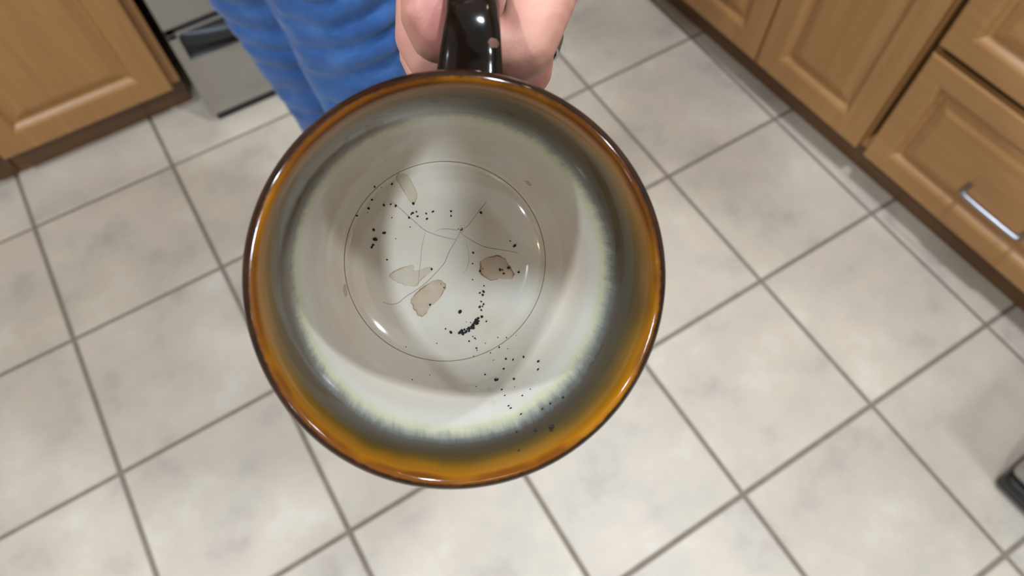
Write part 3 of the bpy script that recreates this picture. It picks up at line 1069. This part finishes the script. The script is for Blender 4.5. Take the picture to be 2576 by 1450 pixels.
SHO_R = Vector((.82, -.56, 1.35))
ELBOW_R = Vector((.76, -.85, 1.28))
PHX = Vector((0.8514, -0.5243, -0.0124))     # long axis of the phone held up in the right hand
PHU = Vector((0.4705, 0.7532, 0.4598))
PHF = Vector((0.2318, 0.3973, -0.8879))
PH = CAM_POS - PHF * 0.006 + PHX * 0.022      # middle of the phone
P_ = lambda a, b, c: PH + PHX * a + PHU * b + PHF * c
WR_R = P_(-.04, .150, .012)
BODY = [
    [(SHO_L, .055), (SHO_L.lerp(ELBOW_L, .5), .048), (ELBOW_L, .045)],
    [(SHO_R, .055), (SHO_R.lerp(ELBOW_R, .5), .048), (ELBOW_R, .043), (ELBOW_R.lerp(WR_R, .4), .041), (WR_R, .028)],
    [((.95, -.54, .92), .12), ((.945, -.58, 1.12), .12), ((.935, -.64, 1.25), .11), ((.92, -.69, 1.36), .065), ((.905, -.735, 1.44), .055)],
    [(SHO_L, .055), ((.925, -.69, 1.32), .07), (SHO_R, .055)],
    [((.885, -.80, 1.53), .080), ((.895, -.775, 1.57), .092), ((.905, -.75, 1.60), .086)],
    [((.868, -.835, 1.48), .048), ((.872, -.825, 1.53), .064)],
    [((.825, -.885, 1.525), .011), ((.815, -.893, 1.505), .015)],
    [((1.0, -.60, .88), .085), ((.998, -.64, .50), .055), ((1.03, -.58, .09), .038)],
    [((.915, -.48, .86), .085), ((.955, -.50, .50), .055), ((.985, -.42, .09), .038)],
    [((1.03, -.58, .07), .036), ((.975, -.66, .045), .034)], [((.985, -.42, .07), .036), ((.93, -.50, .045), .034)],
    # right hand round the far end of the phone
    [(WR_R, .026), (P_(-.03, .11, .012), .026), (P_(-.01, .075, .012), .018)],
    [(P_(-.03, .11, .012), .02), (P_(.02, .078, .012), .015)],
    [(P_(-.045, .10, .008), .015), (P_(-.05, .062, -.012), .0105), (P_(-.035, .030, -.0195), .0088)],
] + [[(P_(-.018 + .0185 * k, .078, .014), .0115), (P_(-.024 + .0185 * k, .055, .022), .0090), (P_(-.022 + .0185 * k, .030, .0185), .0083), (P_(-.02 + .0185 * k, .012, .0165), .0076)] for k in range(4)]
body_me = chain_volume(BODY, 0.007, 6)
bm = bmesh.new()
bm.from_mesh(hand_me)
bm.from_mesh(body_me)
person = bobj('person', bm, M_SKIN, None, True)
tag(person, 'person in blue jeans holding the brown mug by its handle, metal finger ring', 'person')
bpy.data.meshes.remove(hand_me)
bpy.data.meshes.remove(body_me)

# jeans with gathered horizontal folds
JEANS = [
    [((.925, -.50, .95), .115), ((.985, -.58, .95), .115)],
    [((.990, -.60, .86), .100), ((.990, -.615, .70), .088), ((1.0, -.635, .50), .077), ((1.02, -.61, .30), .072), ((1.03, -.585, .07), .070)],
    [((.915, -.48, .86), .098), ((.940, -.495, .70), .086), ((.962, -.50, .50), .077), ((.975, -.46, .30), .070), ((.985, -.425, .07), .068)],
]
jm = chain_volume(JEANS, 0.006, 5)
jm.update()
nrm = [v.normal.copy() for v in jm.vertices]
for v, n_ in zip(jm.vertices, nrm):
    p = v.co
    w1 = noise.noise(p * 7.0)
    ph = (p.z + 0.034 * w1 + 0.012 * math.sin(p.x * 23)) / 0.04
    k = 0.5 + 0.5 * noise.noise(p * 5.0 + Vector((3, 7, 1)))
    amp = 0.0022 * (0.35 + 0.65 * min(1, max(0, (p.z - 0.45) / 0.25))) * (0.5 + k)
    v.co = p + n_ * (amp * (math.sin(2 * math.pi * ph) + 0.35 * math.sin(4 * math.pi * ph + 1.0)) + 0.004 * noise.noise(p * 12))
jm.materials.clear()
jm.materials.append(M_JEANS)
jm.polygons.foreach_set('use_smooth', [True] * len(jm.polygons))
jeans = link(bpy.data.objects.new('jeans', jm), person)

SHIRT = [
    [((.95, -.54, .93), .135), ((.945, -.58, 1.12), .132), ((.935, -.64, 1.25), .122), ((.925, -.68, 1.345), .080)],
    [(SHO_L, .064), ((.93, -.67, 1.325), .085), (SHO_R, .064)],
    [(SHO_L, .066), (SHO_L.lerp(ELBOW_L, .7), .06), (ELBOW_L.lerp(WRIST, .1), .058)], [(SHO_R, .066), (SHO_R.lerp(ELBOW_R, .75), .06)],
]
sm_ = chain_volume(SHIRT, 0.009, 5)
sm_.materials.clear()
sm_.materials.append(M_SHIRT)
sm_.polygons.foreach_set('use_smooth', [True] * len(sm_.polygons))
link(bpy.data.objects.new('shirt', sm_), person)
hm = chain_volume([[((.905, -.755, 1.59), .095), ((.905, -.76, 1.625), .086)], [((.935, -.71, 1.55), .07), ((.925, -.725, 1.60), .085)]], 0.008, 3)
hm.materials.clear()
hm.materials.append(M_HAIR)
hm.polygons.foreach_set('use_smooth', [True] * len(hm.polygons))
link(bpy.data.objects.new('hair', hm), person)
for (a, b) in (((1.03, -.575, .05), (.955, -.69, .035)), ((.985, -.415, .05), (.91, -.53, .035))):
    A, B = Vector(a), Vector(b)
    su = chain_volume([[(A, .048), (A.lerp(B, .5), .05), (B, .036)]], 0.006, 3)
    for v in su.vertices:
        v.co.z = max(v.co.z, .012)
    su.materials.clear()
    su.materials.append(M_SHOE)
    su.polygons.foreach_set('use_smooth', [True] * len(su.polygons))
    sh = link(bpy.data.objects.new('shoe', su), person)
    so = chain_volume([[(A, .052), (A.lerp(B, .5), .052), (B, .040)]], 0.008, 2)
    for v in so.vertices:
        v.co.z = min(max(v.co.z, .001), .016)
    so.materials.clear()
    so.materials.append(M_SOLE)
    link(bpy.data.objects.new('sole', so), sh)

# face: eyes and lips
HC = Vector((.885, -.79, 1.545))
FW = Vector((-.065, -.105, -.025)).normalized()
LT = Vector((0, 0, 1)).cross(FW).normalized()
UPV = FW.cross(LT)
M_EYE = plain('eye_white', srgb(225, 220, 214), 0.25, 0, 0.02, 50)
M_IRIS = plain('iris', srgb(52, 40, 32), 0.2, 0, 0.1, 300)
M_LIP = plain('lips', srgb(168, 92, 88), 0.5, 0, 0.05, 100)
for sg in (-1, 1):
    for nm, rr, fo, m_ in (('eye', .0125, .070, M_EYE), ('iris', .0065, .0775, M_IRIS)):
        c_ = HC + FW * fo + LT * (.031 * sg) + UPV * .022
        v = [c_ + Vector(q) * rr for q in BALL_V]
        ey = obj(nm, v, BALL_F, m_, person if nm == 'eye' else ey, True)
P = [HC + FW * (.083 - .010 * abs(u)) + LT * (.024 * u) - UPV * (.052 + .003 * abs(u)) for u in (-1, -.5, 0, .5, 1)]
v, f = tube(P, [.001, .004, .005, .004, .001], 10)
obj('lips', v, f, M_LIP, person, True)

# metal ring on the second finger
axis = (M3(28.3, 88, -53) - M3(22.6, 69, -49.5)).normalized()
rc = M3(23.4, 71.6, -50.0)
v, f = lathe([(.0091, -.0030), (.0100, -.0029), (.0101, -.0016), (.0097, -.0012), (.0101, -.0008), (.0101, .0006), (.0097, .0010), (.0101, .0014), (.0100, .0029), (.0091, .0030), (.0089, 0)], 48, True)
R_ = axis.to_track_quat('Z', 'Y').to_matrix().to_4x4()
ring = obj('ring', [Matrix.Translation(rc) @ R_ @ Vector(q) for q in v], f, M_CHROME, person, True)
ring['label'] = 'silver metal finger ring'


# the phone that takes the picture, in the right hand
def build_phone():
    t = thing('phone', 'black mobile phone held up in the right hand above the mug', 'phone')
    B = Matrix((( PHX.x, PHU.x, -PHF.x, PH.x), (PHX.y, PHU.y, -PHF.y, PH.y), (PHX.z, PHU.z, -PHF.z, PH.z), (0, 0, 0, 1)))
    t.matrix_world = B
    box('body', (-.090, -.037, -.0005), (.078, .037, .0075), M_BLACK, t, .0035, 3)
    box('screen', (-.087, -.034, .00755), (.075, .034, .0079), M_GLASS, t)
    return t


build_phone()


# fine hairs on the backs of the fingers
hv, hf = [], []
RH = random.Random(9)
for k in range(30):
    t = RH.random()
    if k % 2:
        base = M3(27 + 9 * t, 72 + 34 * t, -31 - RH.uniform(0, 6)) + (M3(1, 0, 0) - M3(0, 0, 0)) * (8.6 + 2.0 * t)
    else:
        base = M3(23 + 12 * t, 62 + 40 * t, -49 - RH.uniform(0, 5)) + (M3(1, 0, 0) - M3(0, 0, 0)) * (8.0 + 2.0 * t)
    dr = (M3(RH.uniform(.3, .9), RH.uniform(-1.2, -.4), RH.uniform(-.2, .5)) - M3(0, 0, 0)).normalized()
    L = RH.uniform(.002, .0038)
    P = [base - dr * .001, base + dr * L * .5 + Vector((0, 0, .0003)), base + dr * L + Vector((0, 0, -.0004))]
    v_, f_ = tube([Vector(p) for p in P], [.00002, .000016, .000006], 4, cap=False)
    b = len(hv)
    hv += v_
    hf += [tuple(b + i for i in q) for q in f_]
fh = obj('finger_hair', hv, hf, M_FUZZ, person)
fh['kind'] = 'stuff'
